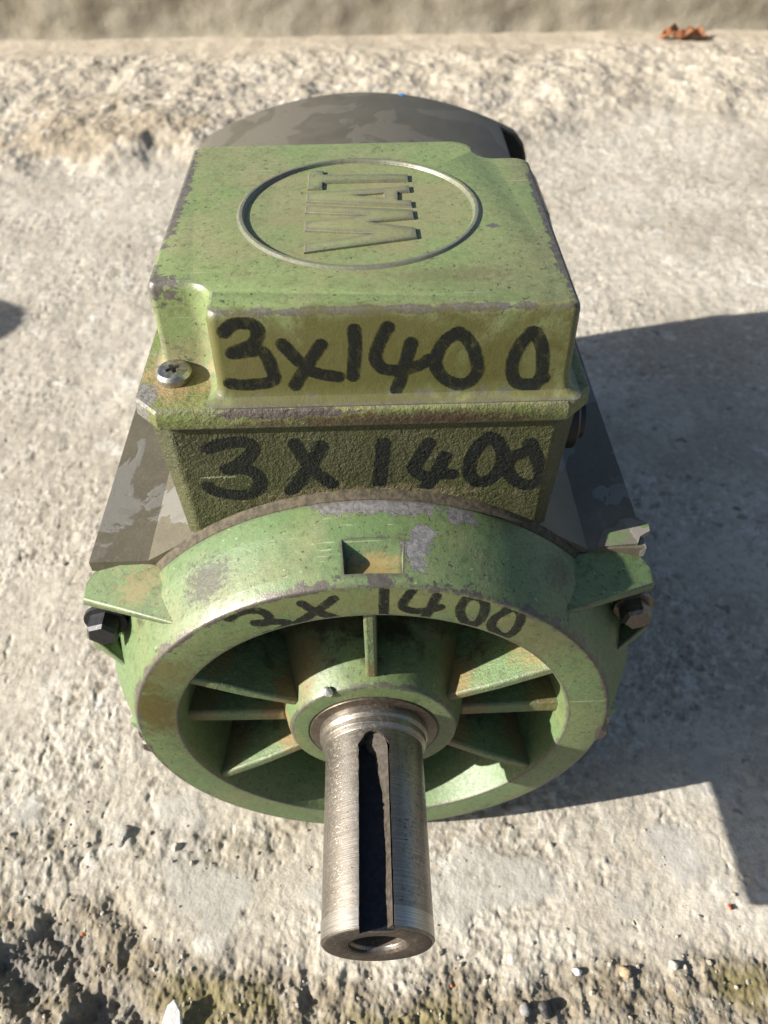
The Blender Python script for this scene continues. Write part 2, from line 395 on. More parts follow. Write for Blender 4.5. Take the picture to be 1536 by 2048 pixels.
def ground_fields(x, y):
    wob = fbm(x, y, 34, 5, 3)
    # foreground: the skim has broken off and coarse aggregate shows
    ed = -34+13*fbm(x, y*0+3, 70, 3, 21)+9*wob-10*np.exp(-((x+0)/45)**2)+20*sst(-x, 70, 105)-6*sst(x, 20, 60)
    rough = sst(ed-y, -5, 7)
    # a second, shallower spalled strip just in front of the motor on the left
    ctr = 1+5*fbm(x, y*0, 40, 3, 5); strip = np.exp(-((y-ctr)/(8+4*wob))**2)*sst(-x, 5, 30)*sst(wob+.35, 0, .3)
    # beyond the ridge: raised, ragged concrete
    rid = 566+.13*(x+250)+55*fbm(x, y*0+9, 170, 4, 8)+30*fbm(x, y, 70, 4, 12)+4*fbm(x, y, 18, 3, 14)
    back = sst(y-rid, 0, 34+34*sst(x, 40, 250)+30*(1+fbm(x, y*0+2, 90, 2, 15)))
    h = .9*fbm(x, y, 90, 3, 1)+.35*fbm(x, y, 17, 3, 2)
    pit_n = fbm(x, y, 5.5, 3, 31)
    rdg = 1-np.abs(fbm(x+1.5*wob, y, 7.0, 3, 35, .6))*2.2
    am = (.6+.75*sst(fbm(x, y, 95, 3, 37), -.15, .3))*(1-.15*sst(y, 30, 160))
    hi = am*(.28*pit_n+.13*fbm(x, y, 2.1, 2, 33)+.30*(rdg-.5))
    cn = fbm(x+6*wob, y+6*wob, 62, 4, 111, .55); cg = sst(fbm(x, y, 120, 2, 113), -.05, .25)
    crk = np.exp(-(cn/.012)**2)*cg*(1-sst(y, 60, 300))
    hi = hi-.45*crk
    h += hi
    deep = sst(fbm(x, y, 7.5, 3, 44), .38, .6); h -= .45*deep*(1-back)
    # smooth skim patches
    sk = sst(fbm(x, y, 46, 3, 77)+.55*np.exp(-(((x+45)/45)**2+((y+17)/9)**2))+.5*np.exp(-(((x-48)/30)**2+((y+20)/14)**2)), .22, .40)*(1-rough)*(1-back)*sst(60-y, 0, 40)
    h = h*(1-.65*sk)+.35*sk
    # aggregate
    f1, _ = worley(x+2*wob, y+2*wob, 6.0, 3); f2, _ = worley(x, y, 2.7, 8); f3, _ = worley(x, y, 15, 13)
    agg = (1-np.clip(f1*1.5, 0, 1)**2)*1.9+(1-np.clip(f2*1.5, 0, 1)**2)*.75+(1-np.clip(f3*1.6, 0, 1)**2)*1.8*sst(fbm(x, y, 40, 2, 61), 0, .3)
    hole = sst(fbm(x, y, 15, 4, 51), .15, .6)
    h += rough*(-1.7+agg*.26+1.9*fbm(x, y, 13, 5, 52, .62)-1.4*hole+.5*fbm(x, y, 2.6, 3, 53, .6))
    h += strip*(-.8+.30*agg-1.2*hole+1.1*fbm(x, y, 12, 4, 56, .6)+.6*fbm(x, y, 5, 3, 54))
    # deep broken hole at the lower left
    gy = np.exp(-(((x+112)/17)**2+((y+37)/15)**2))+.9*np.exp(-(((x+84)/14)**2+((y+55)/9)**2))
    gy = sst(gy+.35*fbm(x, y, 14, 4, 71), .28, .75)
    h += gy*(-5.5+5.5*fbm(x, y, 21, 6, 72, .6)+.45*agg)
    lump = back*(8+6.0*fbm(x, y, 85, 3, 81)+3.2*fbm(x, y, 28, 4, 82, .58)+1.1*fbm(x, y, 9, 3, 83))
    lump += back*9*np.exp(-((x+200)/90)**2-((y-680)/80)**2)
    h += lump
    h += .55*sst(y, 60, 300)*(1-back)*fbm(x, y, 11, 3, 91)
    # dirt-filled gutter at the foot of the wall
    gut = sst(y, 850, 935); h = h*(1-.7*gut)+gut*2
    moss = np.exp(-((x+52)/26)**2-((y+52)/13)**2)+.8*np.exp(-((x-6)/26)**2-((y+60)/10)**2)+.8*np.exp(-((x-118)/14)**2-((y+50)/9)**2)
    moss = np.clip(moss+.45*wob, 0, 1)*rough
    mound = np.clip(np.exp(-((x+245)/95)**2-((y-660)/85)**2)+.5*fbm(x, y, 60, 3, 66), 0, 1)*back
    return h, rough, np.clip(strip, 0, 1), back, sk, gy, gut, hi, moss, mound
def ground_h(x, y):
    return float(ground_fields(np.array([float(x)]), np.array([float(y)]))[0][0])

# ------------------------------------------------------------------ ground mesh
ys = [-700., -500., -360., -260., -200., -160., -130., -110., -98.]
y = -90.
while y < 1010:
    ys.append(y); y += .42+.0028*max(0, y+70)
ys = np.array(ys)
ui = np.linspace(-1.1, 1.1, 760)
uo = 1.1+np.cumsum(np.geomspace(.006, 2.2, 34))
us = np.concatenate([-uo[::-1], ui, uo])
half = 122+.365*(np.clip(ys, -90, None)+60)
X = half[:, None]*us[None, :]; Y = np.repeat(ys[:, None], len(us), 1)
hh, rough, strip, back, sk, gy, gut, hgt, mos, mnd = ground_fields(X, Y)
nr, nc = X.shape
co = np.stack([X, Y, hh], -1).reshape(-1, 3)/1000
idx = np.arange(nr*nc).reshape(nr, nc)
quads = np.stack([idx[:-1, :-1], idx[:-1, 1:], idx[1:, 1:], idx[1:, :-1]], -1).reshape(-1, 4)
gm = bpy.data.meshes.new('ground')
gm.vertices.add(len(co)); gm.vertices.foreach_set('co', co.astype(np.float32).ravel())
gm.loops.add(quads.size); gm.loops.foreach_set('vertex_index', quads.astype(np.int32).ravel())
gm.polygons.add(len(quads)); gm.polygons.foreach_set('loop_start', (np.arange(len(quads))*4).astype(np.int32))
gm.update(calc_edges=True); gm.validate()
gm.shade_smooth()
for nm, arr in (('rough', rough), ('strip', strip), ('back', back), ('skim', sk), ('hole', gy), ('gutter', gut), ('relief', hgt), ('moss', mos), ('mound', mnd)):
    at = gm.attributes.new(nm, 'FLOAT', 'POINT'); at.data.foreach_set('value', arr.astype(np.float32).ravel())
ground = bpy.data.objects.new('ground', gm); COL.objects.link(ground)
tag(ground, 'pale weathered concrete ground, spalled to coarse aggregate in front', None, kind='structure')

def ground_material():
    T = NT('weathered_concrete')
    a = {k: T.attr(k) for k in ('rough', 'strip', 'back', 'skim', 'hole', 'gutter', 'relief', 'moss', 'mound')}
    n1 = T.noise(.012, 3, .55, .2); n2 = T.noise(.07, 3, .6); n3 = T.noise(.26, 4, .62); n4 = T.noise(1.3, 3, .65); n5 = T.noise(.16, 4, .65, .5, off=(40, 9, 0))
    c = T.mix(T.step(n1, .36, .66), (.375, .335, .27), (.52, .475, .395))
    c = T.mix(T.m_('MULTIPLY', T.step(n2, .44, .66), .5), c, (.31, .275, .215))
    c = T.mix(T.m_('MULTIPLY', T.step(n3, .50, .68), .5), c, (.25, .222, .175))
    c = T.mix(T.m_('MULTIPLY', T.step(n3, .47, .30), .5), c, (.60, .56, .475))
    c = T.mix(T.m_('MULTIPLY', T.step(n4, .54, .72), .35), c, (.20, .175, .14))
    c = T.mix(T.m_('MULTIPLY', T.step(a['relief'], .03, .32), .6), c, (.63, .595, .515))
    c = T.mix(T.m_('MULTIPLY', T.step(a['relief'], -.06, -.40), .7), c, (.20, .172, .13))
    n6 = T.noise(3.0, 2, .6, off=(1, 2, 3)); c = T.mix(T.m_('MULTIPLY', T.step(n6, .52, .70), .38), c, (.15, .13, .10)); c = T.mix(T.m_('MULTIPLY', T.step(n6, .45, .30), .3), c, (.64, .61, .53))
    dot = T.step(T.noise(.10, 2, .5, off=(77, 3, 4)), .70, .74); c = T.mix(T.m_('MULTIPLY', dot, .6), c, (.13, .11, .085))
    c = T.mix(T.m_('MULTIPLY', a['skim'], .6), c, T.mix(n3, (.46, .445, .405), (.33, .315, .285)))
    # brown and grey stains
    c = T.mix(T.m_('MULTIPLY', T.step(n5, .60, .72), .5), c, (.22, .165, .11))
    c = T.mix(T.m_('MULTIPLY', T.step(T.noise(.05, 4, .62, .4, off=(11, 70, 2)), .60, .68), .6), c, (.60, .58, .53))
    # broken aggregate: many-coloured grains
    vx = T.n('ShaderNodeTexVoronoi'); vx.inputs['Scale'].default_value = .26; T.l(T.co, vx.inputs['Vector'])
    rp = T.n('ShaderNodeValToRGB'); rp.color_ramp.interpolation = 'CONSTANT'
    el = rp.color_ramp.elements
    for k, (p, cc) in enumerate([(0, (.17, .155, .13)), (.22, (.28, .25, .20)), (.42, (.115, .105, .09)), (.58, (.34, .29, .215)), (.74, (.20, .165, .115)), (.9, (.42, .39, .33))]):
        e = el[k] if k < 2 else el.new(p)
        e.position = p; e.color = (*cc, 1)
    sx = T.n('ShaderNodeSeparateColor'); T.l(vx.outputs['Color'], sx.inputs[0]); T.l(sx.outputs[0], rp.inputs[0])
    ag = T.mix(T.step(n4, .35, .7), rp.outputs[0], (.21, .175, .125))
    ag = T.mix(T.m_('MULTIPLY', T.step(n3, .45, .62), .5), ag, (.33, .285, .21))
    rm = T.m_('MULTIPLY', T.m_('MAXIMUM', a['rough'], T.m_('MULTIPLY', a['strip'], .45)), T.step(n2, .2, .6, .6, .98))
    ag = T.mix(T.m_('MULTIPLY', T.step(n5, .40, .60), .6), ag, (.15, .12, .075))
    c = T.mix(rm, c, ag)
    moss = T.m_('MULTIPLY', T.step(T.m_('ADD', a['moss'], T.m_('MULTIPLY', T.m_('SUBTRACT', n3, .5), .9)), .22, .75), .85)
    c = T.mix(moss, c, T.mix(n4, (.095, .085, .025), (.22, .18, .085)))
    c = T.mix(T.m_('MULTIPLY', a['hole'], .8), c, T.mix(n3, (.10, .09, .075), (.23, .21, .18)))
    bk = T.mix(T.step(T.noise(.028, 4, .62, .4, off=(5, 5, 5)), .40, .66), (.46, .40, .31), (.27, .22, .16))
    c = T.mix(T.m_('MULTIPLY', a['back'], .5), c, bk)
    c = T.mix(T.m_('MULTIPLY', T.step(T.m_('ADD', a['mound'], T.m_('MULTIPLY', T.m_('SUBTRACT', n2, .5), 1.2)), .2, .8), .65), c, (.25, .195, .125))
    c = T.mix(T.m_('MULTIPLY', T.m_('MULTIPLY', a['back'], T.step(T.noise(.06, 4, .65, .3, off=(8, 1, 6)), .60, .68)), .6), c, (.64, .61, .56))
    c = T.mix(T.m_('MULTIPLY', a['gutter'], .45), c, (.40, .335, .25))
    h = T.m_('ADD', T.m_('MULTIPLY', T.noise(.9, 3, .6), .6), T.m_('MULTIPLY', T.noise(4.0, 1, .6), .2))
    return T.bsdf(c, .88, 0, T.bump(h, .5, .9), .3)
gm.materials.append(ground_material())

# ------------------------------------------------------------------ wall behind
def build_wall():
    nx, nz = 420, 60
    xs = np.linspace(-1500, 1500, nx); zs = np.linspace(-6, 230, nz)
    Xw, Zw = np.meshgrid(xs, zs)
    d = 7*fbm(Xw, Zw, 160, 3, 101)+2.5*fbm(Xw, Zw, 40, 4, 102)+1.1*fbm(Xw, Zw, 12, 3, 103)
    foot = np.exp(-np.clip(Zw, 0, None)/8)*7*(1+fbm(Xw, Zw*0, 50, 4, 105))
    Yw = 962-.02*Xw+d-foot+.01*Zw
    V = np.stack([Xw, Yw, Zw], -1).reshape(-1, 3).tolist(); F = []
    for i in range(nz-1):
        for j in range(nx-1): F.append((i*nx+j, i*nx+j+1, (i+1)*nx+j+1, (i+1)*nx+j))
    top = [(i*1.0) for i in range(nx)]
    b = len(V); t = (nz-1)*nx
    for j in range(nx): V.append((xs[j], 1300, 230))
    for j in range(nx-1): F.append((t+j, t+j+1, b+j+1, b+j))
    b2 = len(V)
    for j in range(nx): V.append((xs[j], 1300, -6))
    for j in range(nx-1): F.append((b+j, b+j+1, b2+j+1, b2+j))
    T = NT('wall_concrete')
    n1 = T.noise(.02, 5, .6, .3); n2 = T.noise(.12, 6, .65); n3 = T.noise(.6, 4, .6)
    c = T.mix(T.step(n1, .35, .65), (.235, .205, .15), (.33, .295, .23))
    c = T.mix(T.m_('MULTIPLY', T.step(n2, .5, .7), .5), c, (.27, .235, .18))
    c = T.mix(T.m_('MULTIPLY', T.step(n3, .5, .7), .3), c, (.22, .19, .15))
    m = T.bsdf(c, .9, 0, T.bump(T.m_('ADD', n2, T.m_('MULTIPLY', n3, .5)), .5, 2.0), .3)
    o = mesh_obj('concrete_wall', V, F, m, None, 60, 0)
    tag(o, 'low rough concrete wall along the back edge of the ground', 'wall')
build_wall()

# ================================================================== the motor
motor = bpy.data.objects.new('electric_motor', None); COL.objects.link(motor)
motor.empty_display_size = .05
tag(motor, 'worn green electric motor with steel shaft and handwritten numbers on concrete', 'electric motor')

# ---- end shield -------------------------------------------------------------
prof = [(.3, 14.6), (0.3, 19.0), (0, 19.4), (0, 24.2), (3, 25.4), (10, 27.5), (24, 32.0), (24.5, 41), (36, 43.0), (37, 51.5), (1.2, 56.3), (0, 56.9),
        (0, 68.2), (4, 70), (15.2, 73.7), (22, 75.3), (22.2, 73.2), (42, 73.2), (42, 14.6)]
rad = [0, 0, 0, .9, 0, 2.5, 2.5, 2, 2, 5, 0, .5, .9, 4, 4, .6, 0, 0, 0]
V, F = revolve(fillet(prof, rad, 4), 200)
def side_bulge(p):
    x, y, z = p; r = math.hypot(x, z)
    if r < 69 or y > 22.4 or y < .5: return p
    a = math.degrees(math.atan2(z, abs(x))); k = math.exp(-((a+8)/24)**2)*(y/22)**1.2*5.6
    return (x*(1+k/r), y, z*(1+k/r))
V = [side_bulge(p) for p in V]
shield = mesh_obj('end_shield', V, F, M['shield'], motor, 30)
cutters = []
# pocket in the top of the rim: tapered block
pk = fillet([(2.3, 82), (3.0, 67.6), (8.0, 67.2), (11.6, 72.4), (12.0, 82)], [0, .8, 2.0, .8, 0], 4)
V, F = loft([[(x0+(.7 if z < 70 else 0)*sg, y, z) for y, z in pk] for x0, sg in ((-6.2, 1), (8.9, -1))])
cutters.append(mesh_obj('cutter', V, F, M['shield']))
for (x, z, r) in ((-10.2, 35.0, 1.7), (16, 44, 1.0)):
    V, F = revolve([(8, 0.001), (8, r), (40, r), (40, .001)], 16)
    cutters.append(mesh_obj('cutter', [(a+x, b, c+z) for a, b, c in V], F, M['shield']))
cut(shield, cutters)
finish(shield.data, 30, False)

def radial_rib():
    """rib standing in the plane x = 0, pointing up; z is the radius"""
    sec = [(2.6, 24.9), (1.4, 40), (.9, 57.2), (38, 52.5), (38, 26)]
    V = []; F = []
    for s in (-1, 1):
        for k, (yy, rr) in enumerate(sec):
            t = 1.55 if k < 3 else 2.3
            V.append((s*t, yy, rr))
    n = len(sec); F = [tuple(range(n)), tuple(range(2*n-1, n-1, -1))]
    F += [(i, (i+1) % n, n+(i+1) % n, n+i) for i in range(n)]
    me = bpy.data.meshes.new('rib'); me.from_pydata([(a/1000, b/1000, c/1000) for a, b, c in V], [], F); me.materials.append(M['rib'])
    finish(me, 30); return me
rib_me = radial_rib()
def flat_rib():
    sec = [(6.2, 26), (6.6, 56.6), (38, 52.5), (38, 26)]
    V = [(sg*(2.7 if k < 2 else 3.2), yy, rr) for sg in (-1, 1) for k, (yy, rr) in enumerate(sec)]
    F = [(0, 1, 2, 3), (7, 6, 5, 4)]+[(i, (i+1) % 4, 4+(i+1) % 4, 4+i) for i in range(4)]
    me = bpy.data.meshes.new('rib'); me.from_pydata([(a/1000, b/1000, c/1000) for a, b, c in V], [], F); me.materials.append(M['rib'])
    finish(me, 30); return me
flat_me = flat_rib()
for ang in (90, -90):
    r = bpy.data.objects.new('rib', flat_me); COL.objects.link(r); r.parent = shield
    r.location = (0, 0, AX/1000-.0005); r.rotation_euler = (0, math.radians(ang), 0)
    bevel(r, 1.0, 3)
for k, ang in enumerate((0, -60, 60, -120, 120, 180)):
    r = bpy.data.objects.new('rib', rib_me); COL.objects.link(r); r.parent = shield
    r.location = (0, 0, AX/1000); r.rotation_euler = (0, math.radians(-ang), 0)
    bevel(r, .8, 3)

# ---- ears with gussets and bolts ------------------------------------------------
def prism_plate(poly, nrm, t):
    n = Vector(nrm).normalized()*t
    a = [tuple(p) for p in poly]; b = [tuple(Vector(p)+n) for p in poly]
    return loft([a, b])
def ear(sx, sz, low=1.0):
    f = lambda p: (p[0]*sx, p[1], p[2]*sz)
    Vs, Fs = [], []
    def add(V, F):
        o = len(Vs); Vs.extend(f(p) for p in V); Fs.extend(tuple(i+o for i in q) for q in F)
    # back plate (x to the left is negative in this local description, here positive outwards)
    plate = [(56, 46), (69.5, 46.5), (76.5, 41.5), (81.0, 27), (78.5, 22), (70, 8), (60, 20)]
    add(*loft([[(x, 20.5, z) for x, z in plate], [(x, 30, z) for x, z in plate]]))
    # upper gusset
    up_ = [(47.6, 3.4, 50.0), (78.2, 18.2, 43.0), (78.0, 23, 44.5), (72.5, 28, 49.8), (55, 24, 50.0), (47.5, 13, 50.6)]
    lo_ = [(47.2, 4.0, 47.6), (78.6, 18.4, 40.2), (78.2, 24, 41.4), (72.3, 28, 46.4), (53, 24, 46.0), (46.0, 13, 47.0)]
    add(*loft([lo_, up_]))
    # lower gusset
    up2 = [(67.0, 10.0, 19.0), (80.2, 17.6, 25.4), (81.3, 24, 27.0), (70, 24, 16)]
    lo2 = [(68.2, 11.5, 15.0), (81.0, 18.0, 22.0), (80.0, 24, 22.0), (70, 24, 10)]
    add(*loft([lo2, up2]))
    return Vs, Fs
def hex_bolt(name, r, h, mat, rough=0):
    bm = bmesh.new()
    ring = lambda rr, yy, k=0: [bm.verts.new((rr*math.cos(math.pi/3*i+k)*(1+rough*random.uniform(-.06, .06)), yy, rr*math.sin(math.pi/3*i+k))) for i in range(6)]
    a = ring(r, 0, .3); b = ring(r, -h*.8, .3); c = ring(r*.82, -h, .3)
    for p, q in ((a, b), (b, c)):
        for i in range(6): bm.faces.new((p[i], p[(i+1) % 6], q[(i+1) % 6], q[i]))
    bm.faces.new(c)
    # washer
    n = 24; w0 = [bm.verts.new((r*1.28*math.cos(2*math.pi*i/n), 1.2, r*1.28*math.sin(2*math.pi*i/n))) for i in range(n)]
    w1 = [bm.verts.new((r*1.28*math.cos(2*math.pi*i/n), -.1, r*1.28*math.sin(2*math.pi*i/n))) for i in range(n)]
    for i in range(n): bm.faces.new((w0[i], w0[(i+1) % n], w1[(i+1) % n], w1[i]))
    bm.faces.new(w1)
    bmesh.ops.scale(bm, vec=(.001,)*3, verts=bm.verts); bmesh.ops.recalc_face_normals(bm, faces=bm.faces)
    me = bpy.data.meshes.new(name); bm.to_mesh(me); bm.free(); me.materials.append(mat); finish(me, 30, False); return me
bolt_a = hex_bolt('bolt', 4.7, 5.2, M['bolt_dark'], 0); bolt_b = hex_bolt('bolt', 4.4, 5.0, M['bolt_bare'], 1)
for sx, sz in ((-1, 1), (1, 1), (-1, -1), (1, -1)):
    V, F = ear(sx, sz)
    e = mesh_obj('bolt_lug', V, F, M['shield'], shield, 30); bevel(e, .7, 3)
    b = bpy.data.objects.new('bolt', bolt_a if (sx, sz) == (-1, 1) else bolt_b); COL.objects.link(b); b.parent = shield
    b.location = (.0747*sx, .0188, (32.2*sz+AX)/1000)
    b['label'] = 'black hexagon bolt head' if (sx, sz) == (-1, 1) else 'worn brown-grey hexagon bolt head'

# ---- bearing cover and shaft -----------------------------------------------------
V, F = revolve(fillet([(-.4, 13), (-.4, 18.8), (.8, 18.8), (.8, 13)], [0, .3, 0, 0], 2), 96)
cover = mesh_obj('bearing_cover', V, F, M['seal'], motor, 35)
V, F = revolve(fillet([(1, 12), (1, 15.9), (-2.6, 15.9), (-3.6, 15.2), (-5.2, 15.1), (-6.4, 14.0), (-57.0, 14.0), (-57.6, 13.6), (-57.6, 7.4), (-56.3, 6.6), (-50, 5.0), (-46, .2), (1, .2)],
                      [0, .5, .5, .3, .5, .5, .4, .2, .3, .5, .5, 0, 0], 3), 128)
# start the ring at y = -6.4 back so the worn main length can be cut for the key
shaft = mesh_obj('shaft', V, F, M['shaft'], motor, 30)
kw = []
half_k = 4.15
for yy in np.linspace(-80, -12.5, 30): kw.append((-half_k+.05*math.sin(yy*1.7)+(.25*math.sin(yy*1.3) if yy > -24 else 0), yy))
end = [(-half_k*math.cos(a)*(1+.10*math.sin(a*7)), -12.5+5.2*math.sin(a)) for a in np.linspace(0, math.pi, 14)][1:-1]
oth = [(half_k+.07*math.sin(yy*1.1+1)+(.12*math.sin(yy*.9) if yy > -26 else 0), yy) for yy in np.linspace(-12.5, -80, 30)]
outl = kw+end+oth
V, F = loft([[(x, yy, 9.6) for x, yy in outl], [(x, yy, 20) for x, yy in outl]])
kc = mesh_obj('cutter', V, F, M['key_floor'])
cut(shaft, [kc]); finish(shaft.data, 30, False)
# floor and caked dirt of the keyway
fl = [(x*.985, yy) for x, yy in outl if yy > -57.6]
fl = [(-4.1, -57.65)]+[p for p in fl]+[(4.1, -57.65)]
V, F = loft([[(x, yy, 9.0) for x, yy in fl], [(x, yy, 9.75) for x, yy in fl]])
mesh_obj('keyway_floor', V, F, M['key_floor'], shaft, 30)
# grime cake along the right wall and round the closed end
pr = random.Random(3); edge_l = []
n = 60
for i in range(n):
    yy = -56.8+i*(49.2)/(n-1)
    wd = 1.55+.14*math.sin(yy*.35)+pr.uniform(-.07, .07)
    if yy > -28: wd += (yy+28)/14*2.0+pr.uniform(-.3, .3)
    if yy > -13: wd += (yy+13)*1.0
    edge_l.append((max(4.1-wd, -3.6 if yy > -9.5 else -2.2), yy))
rings = []
for (xl, yy) in edge_l:
    top = 13.2+.1*math.sin(yy*.8)+pr.uniform(-.06, .06); lim = 4.05 if yy < -12 else max(1.2, 4.05*math.sqrt(max(.05, 1-((yy+12.5)/5.4)**2)))
    rings.append([(xl-.2, yy, 9.7), (xl, yy, 10.6), (xl+.5*(lim-xl), yy, 12.0+pr.uniform(-.15, .15)), (lim-.25, yy, top), (lim+.05, yy, 9.7)])
V, F = loft(rings)
mesh_obj('keyway_grime', V, F, M['key_grime'], shaft, 50)
# machined bright band near the end, and the rusty end face
def arc_band(y0, y1, r, mat, name, gap):
    n = 90; R0 = []; R1 = []
    a0 = math.pi/2+gap; a1 = math.pi/2+2*math.pi-gap
    rings = []
    for i in range(n+1):
        a = a0+(a1-a0)*i/n; c, s = math.cos(a), math.sin(a)
        rings.append([(r*c, y0, r*s), (r*c, y1, r*s), ((r-.3)*c, y1, (r-.3)*s), ((r-.3)*c, y0, (r-.3)*s)])
    V, F = loft(rings); return mesh_obj(name, V, F, mat, shaft, 40)
arc_band(-57.05, -52.6, 14.09, M['bright'], 'machined_band', math.asin(4.25/14.1))
# end face plate with the key slot cut through it
V, F = revolve(fillet([(-57.2, 13.62), (-57.66, 13.3), (-57.72, 7.6), (-57.2, 7.3)], [.1, .2, .2, .1], 2), 96)
face = mesh_obj('shaft_end_face', V, F, M['shaft_end'], shaft, 40)
V, F = loft([[(x, yy, 9.8) for x, yy in outl], [(x, yy, 20) for x, yy in outl]])
cut(face, [mesh_obj('cutter', V, F, M['shaft_end'])])
V, F = revolve([(-57.6, 7.35), (-56, 6.5), (-50, 5.0), (-46.5, .1), (-46.0, .1), (-49.8, 5.3), (-56.1, 6.9), (-57.5, 7.45)], 48)
mesh_obj('centre_hole', V, F, M['shaft_end'], shaft, 40)
# small weld blob on the hub edge
def blob(name, c, r, mat, parent, seed, squash=1.0, amp=.25):
    bm = bmesh.new(); bmesh.ops.create_icosphere(bm, subdivisions=3, radius=1)
    q = random.Random(seed); f = [(Vector((q.uniform(-1, 1), q.uniform(-1, 1), q.uniform(-1, 1))).normalized(), q.uniform(-amp, amp)) for _ in range(9)]
    for v in bm.verts:
        d = v.co.normalized(); s = 1+sum(a*max(0, d.dot(k))**2 for k, a in f)
        v.co = Vector((d.x*r*s, d.y*r*s, d.z*r*s*squash))/1000
    me = bpy.data.meshes.new(name); bm.to_mesh(me); bm.free(); me.materials.append(mat); finish(me, 50, False)
    o = bpy.data.objects.new(name, me); COL.objects.link(o); o.parent = parent
    o.location = (c[0]/1000, c[1]/1000, (c[2]+(AX if parent is not None else 0))/1000); return o
blob('paint_blob', (-12.0, .4, 21.8), 1.5, plain('silver_drip', (.62, .62, .60), .3, .6), shield, 4)

# ---- stator frame -----------------------------------------------------------------
def frame_profile():
    P = []
    for k in range(25):
        a = math.radians(58+64*k/24); P.append((75.2*math.cos(a), 75.2*math.sin(a)))   # top arc, right to left
    L = [(-47.5, 59.0), (-59.5, 51.2), (-75.6, 51.0), (-75.6, 47.6), (-70, 46.5)]
    z = 38.0
    while z > -46:
        L += [(-68, z+1.4), (-75.4, z+1.1), (-75.4, z-1.1), (-68, z-1.4)]; z -= 9.5
    L += [(-70, -46.5), (-75.6, -47.6), (-75.6, -51), (-59.5, -51.2)]
    B = []
    for k in range(25):
        a = math.radians(180+43+94*k/24); B.append((76.9*math.cos(a), 76.9*math.sin(a)))
    R = [(-x, z) for x, z in reversed(L)]
    return P+L+B+R
fp = frame_profile()
def frame_ring(y, inset=0): return [(x*(1-inset), y, z*(1-inset)) for x, z in fp]
V, F = loft([frame_ring(24.6), frame_ring(60), frame_ring(110), frame_ring(190)])
frame = mesh_obj('stator_frame', V, F, M['wing'], motor, 25)
V, F = revolve([(10, .001), (10, 73.6), (43, 73.6), (43, .001)], 96)
cut(frame, [mesh_obj('cutter', V, F, M['wing'])]); finish(frame.data, 25, False)
bevel(frame, .5, 2, 40)
V, F = revolve(fillet([(22.1, 60), (22.1, 75.0), (23.2, 75.7), (24.9, 76.3), (25.2, 60)], [0, .4, .6, .2, 0], 3), 160)
mesh_obj('register_rim', V, F, M['dusty'], frame, 40)
# broken corner tabs at the front of the frame wings
V, F = loft([[(62.0, 25.2, 50.4), (73.4, 25.6, 50.0), (74.6, 28.0, 50.2), (77.2, 29.6, 50.3), (77.6, 32.0, 50.0), (75.4, 35.6, 50.2), (70.5, 34.4, 50.3), (68.6, 31.6, 50.3), (65.2, 31.0, 50.3)],
             [(62.0, 25.0, 51.5), (73.2, 25.4, 52.0), (74.4, 27.8, 52.3), (77.4, 29.4, 52.6), (77.8, 32.2, 52.2), (75.4, 35.9, 51.6), (70.5, 34.7, 51.6), (68.6, 31.9, 51.7), (65.2, 31.2, 51.6)]])
mesh_obj('broken_tab', V, F, grey_paint('tab_paint', (.14, .125, .10), (.18, .165, .14), .5, green=.9), frame, 40)
# ---- fan cowl -----------------------------------------------------------------------
def cowl_outline(s, dz=0):
    top = [(76*math.cos(t)*1.0, 0) for t in ()]
    pts = []
    for k in range(33):
        x = 71-142*k/32; pts.append((x, 90-x*x/(2*144)))
    side = [(-74.6, 68), (-76.6, 62), (-77, 54), (-77, 30), (-77, 0), (-77, -30), (-77, -54), (-75.5, -61)]
    bot = [(x, -76+(x*x)/(2*230)) for x in np.linspace(-73, 73, 25)]
    pts = pts+side+bot+[(-x, z) for x, z in reversed(side)]
    out = []
    for x, z in pts:
        l = math.hypot(x, z); out.append((x-x/l*s, z-z/l*s+dz))
    return out
rings = []
for (yy, ins) in ((186, 1.2), (187, 0), (230, 0), (261, 0), (264.5, .5), (267.2, 1.8), (269, 4), (270, 7.5), (270.6, 16), (271, 34), (271.2, 55)):
    rings.append([(x, yy, z) for x, z in cowl_outline(ins)])
V, F = loft(rings)
cowl = mesh_obj('fan_cowl', V, F, M['cowl'], motor, 40)
V, F = box_vf(63, 90, 222, 258, 44, 99)
cut(cowl, [mesh_obj('cutter', V, F, M['black'])])
finish(cowl.data, 40, False)
V, F = box_vf(63.1, 76.2, 222.4, 256.9, 43.0, 46.0); mesh_obj('pocket_shade_floor', V, F, M['black'], cowl)  # black liner plates, here and below, added to stand in for the pocket's shade
V, F = loft([[(63.1, y_, 46.3), (76.5, y_, 46.3), (76.3, y_, 58), (74.0, y_, 66.5), (70.0, y_, 71.6), (63.1, y_, 75.0)] for y_ in (257.2, 257.9)])
mesh_obj('pocket_shade_wall', V, F, M['black'], cowl)
V, F = box_vf(63.1, 63.7, 222.4, 257.0, 46.3, 75.0)
mesh_obj('pocket_shade_wall', V, F, M['black'], cowl)
pm = bpy.data.objects.new('screw', hex_bolt('cowl_screw', 3.0, 3.2, M['bolt_bare'])); COL.objects.link(pm); pm.parent = cowl
pm.location = (.0700, .246, (50.5+AX)/1000); pm.rotation_euler = (math.radians(-90), 0, 0)
blob('paint_fleck', (18.5, 262.5, 88.6), 1.6, plain('blue_fleck', (.03, .20, .50), .4), cowl, 9, .3)

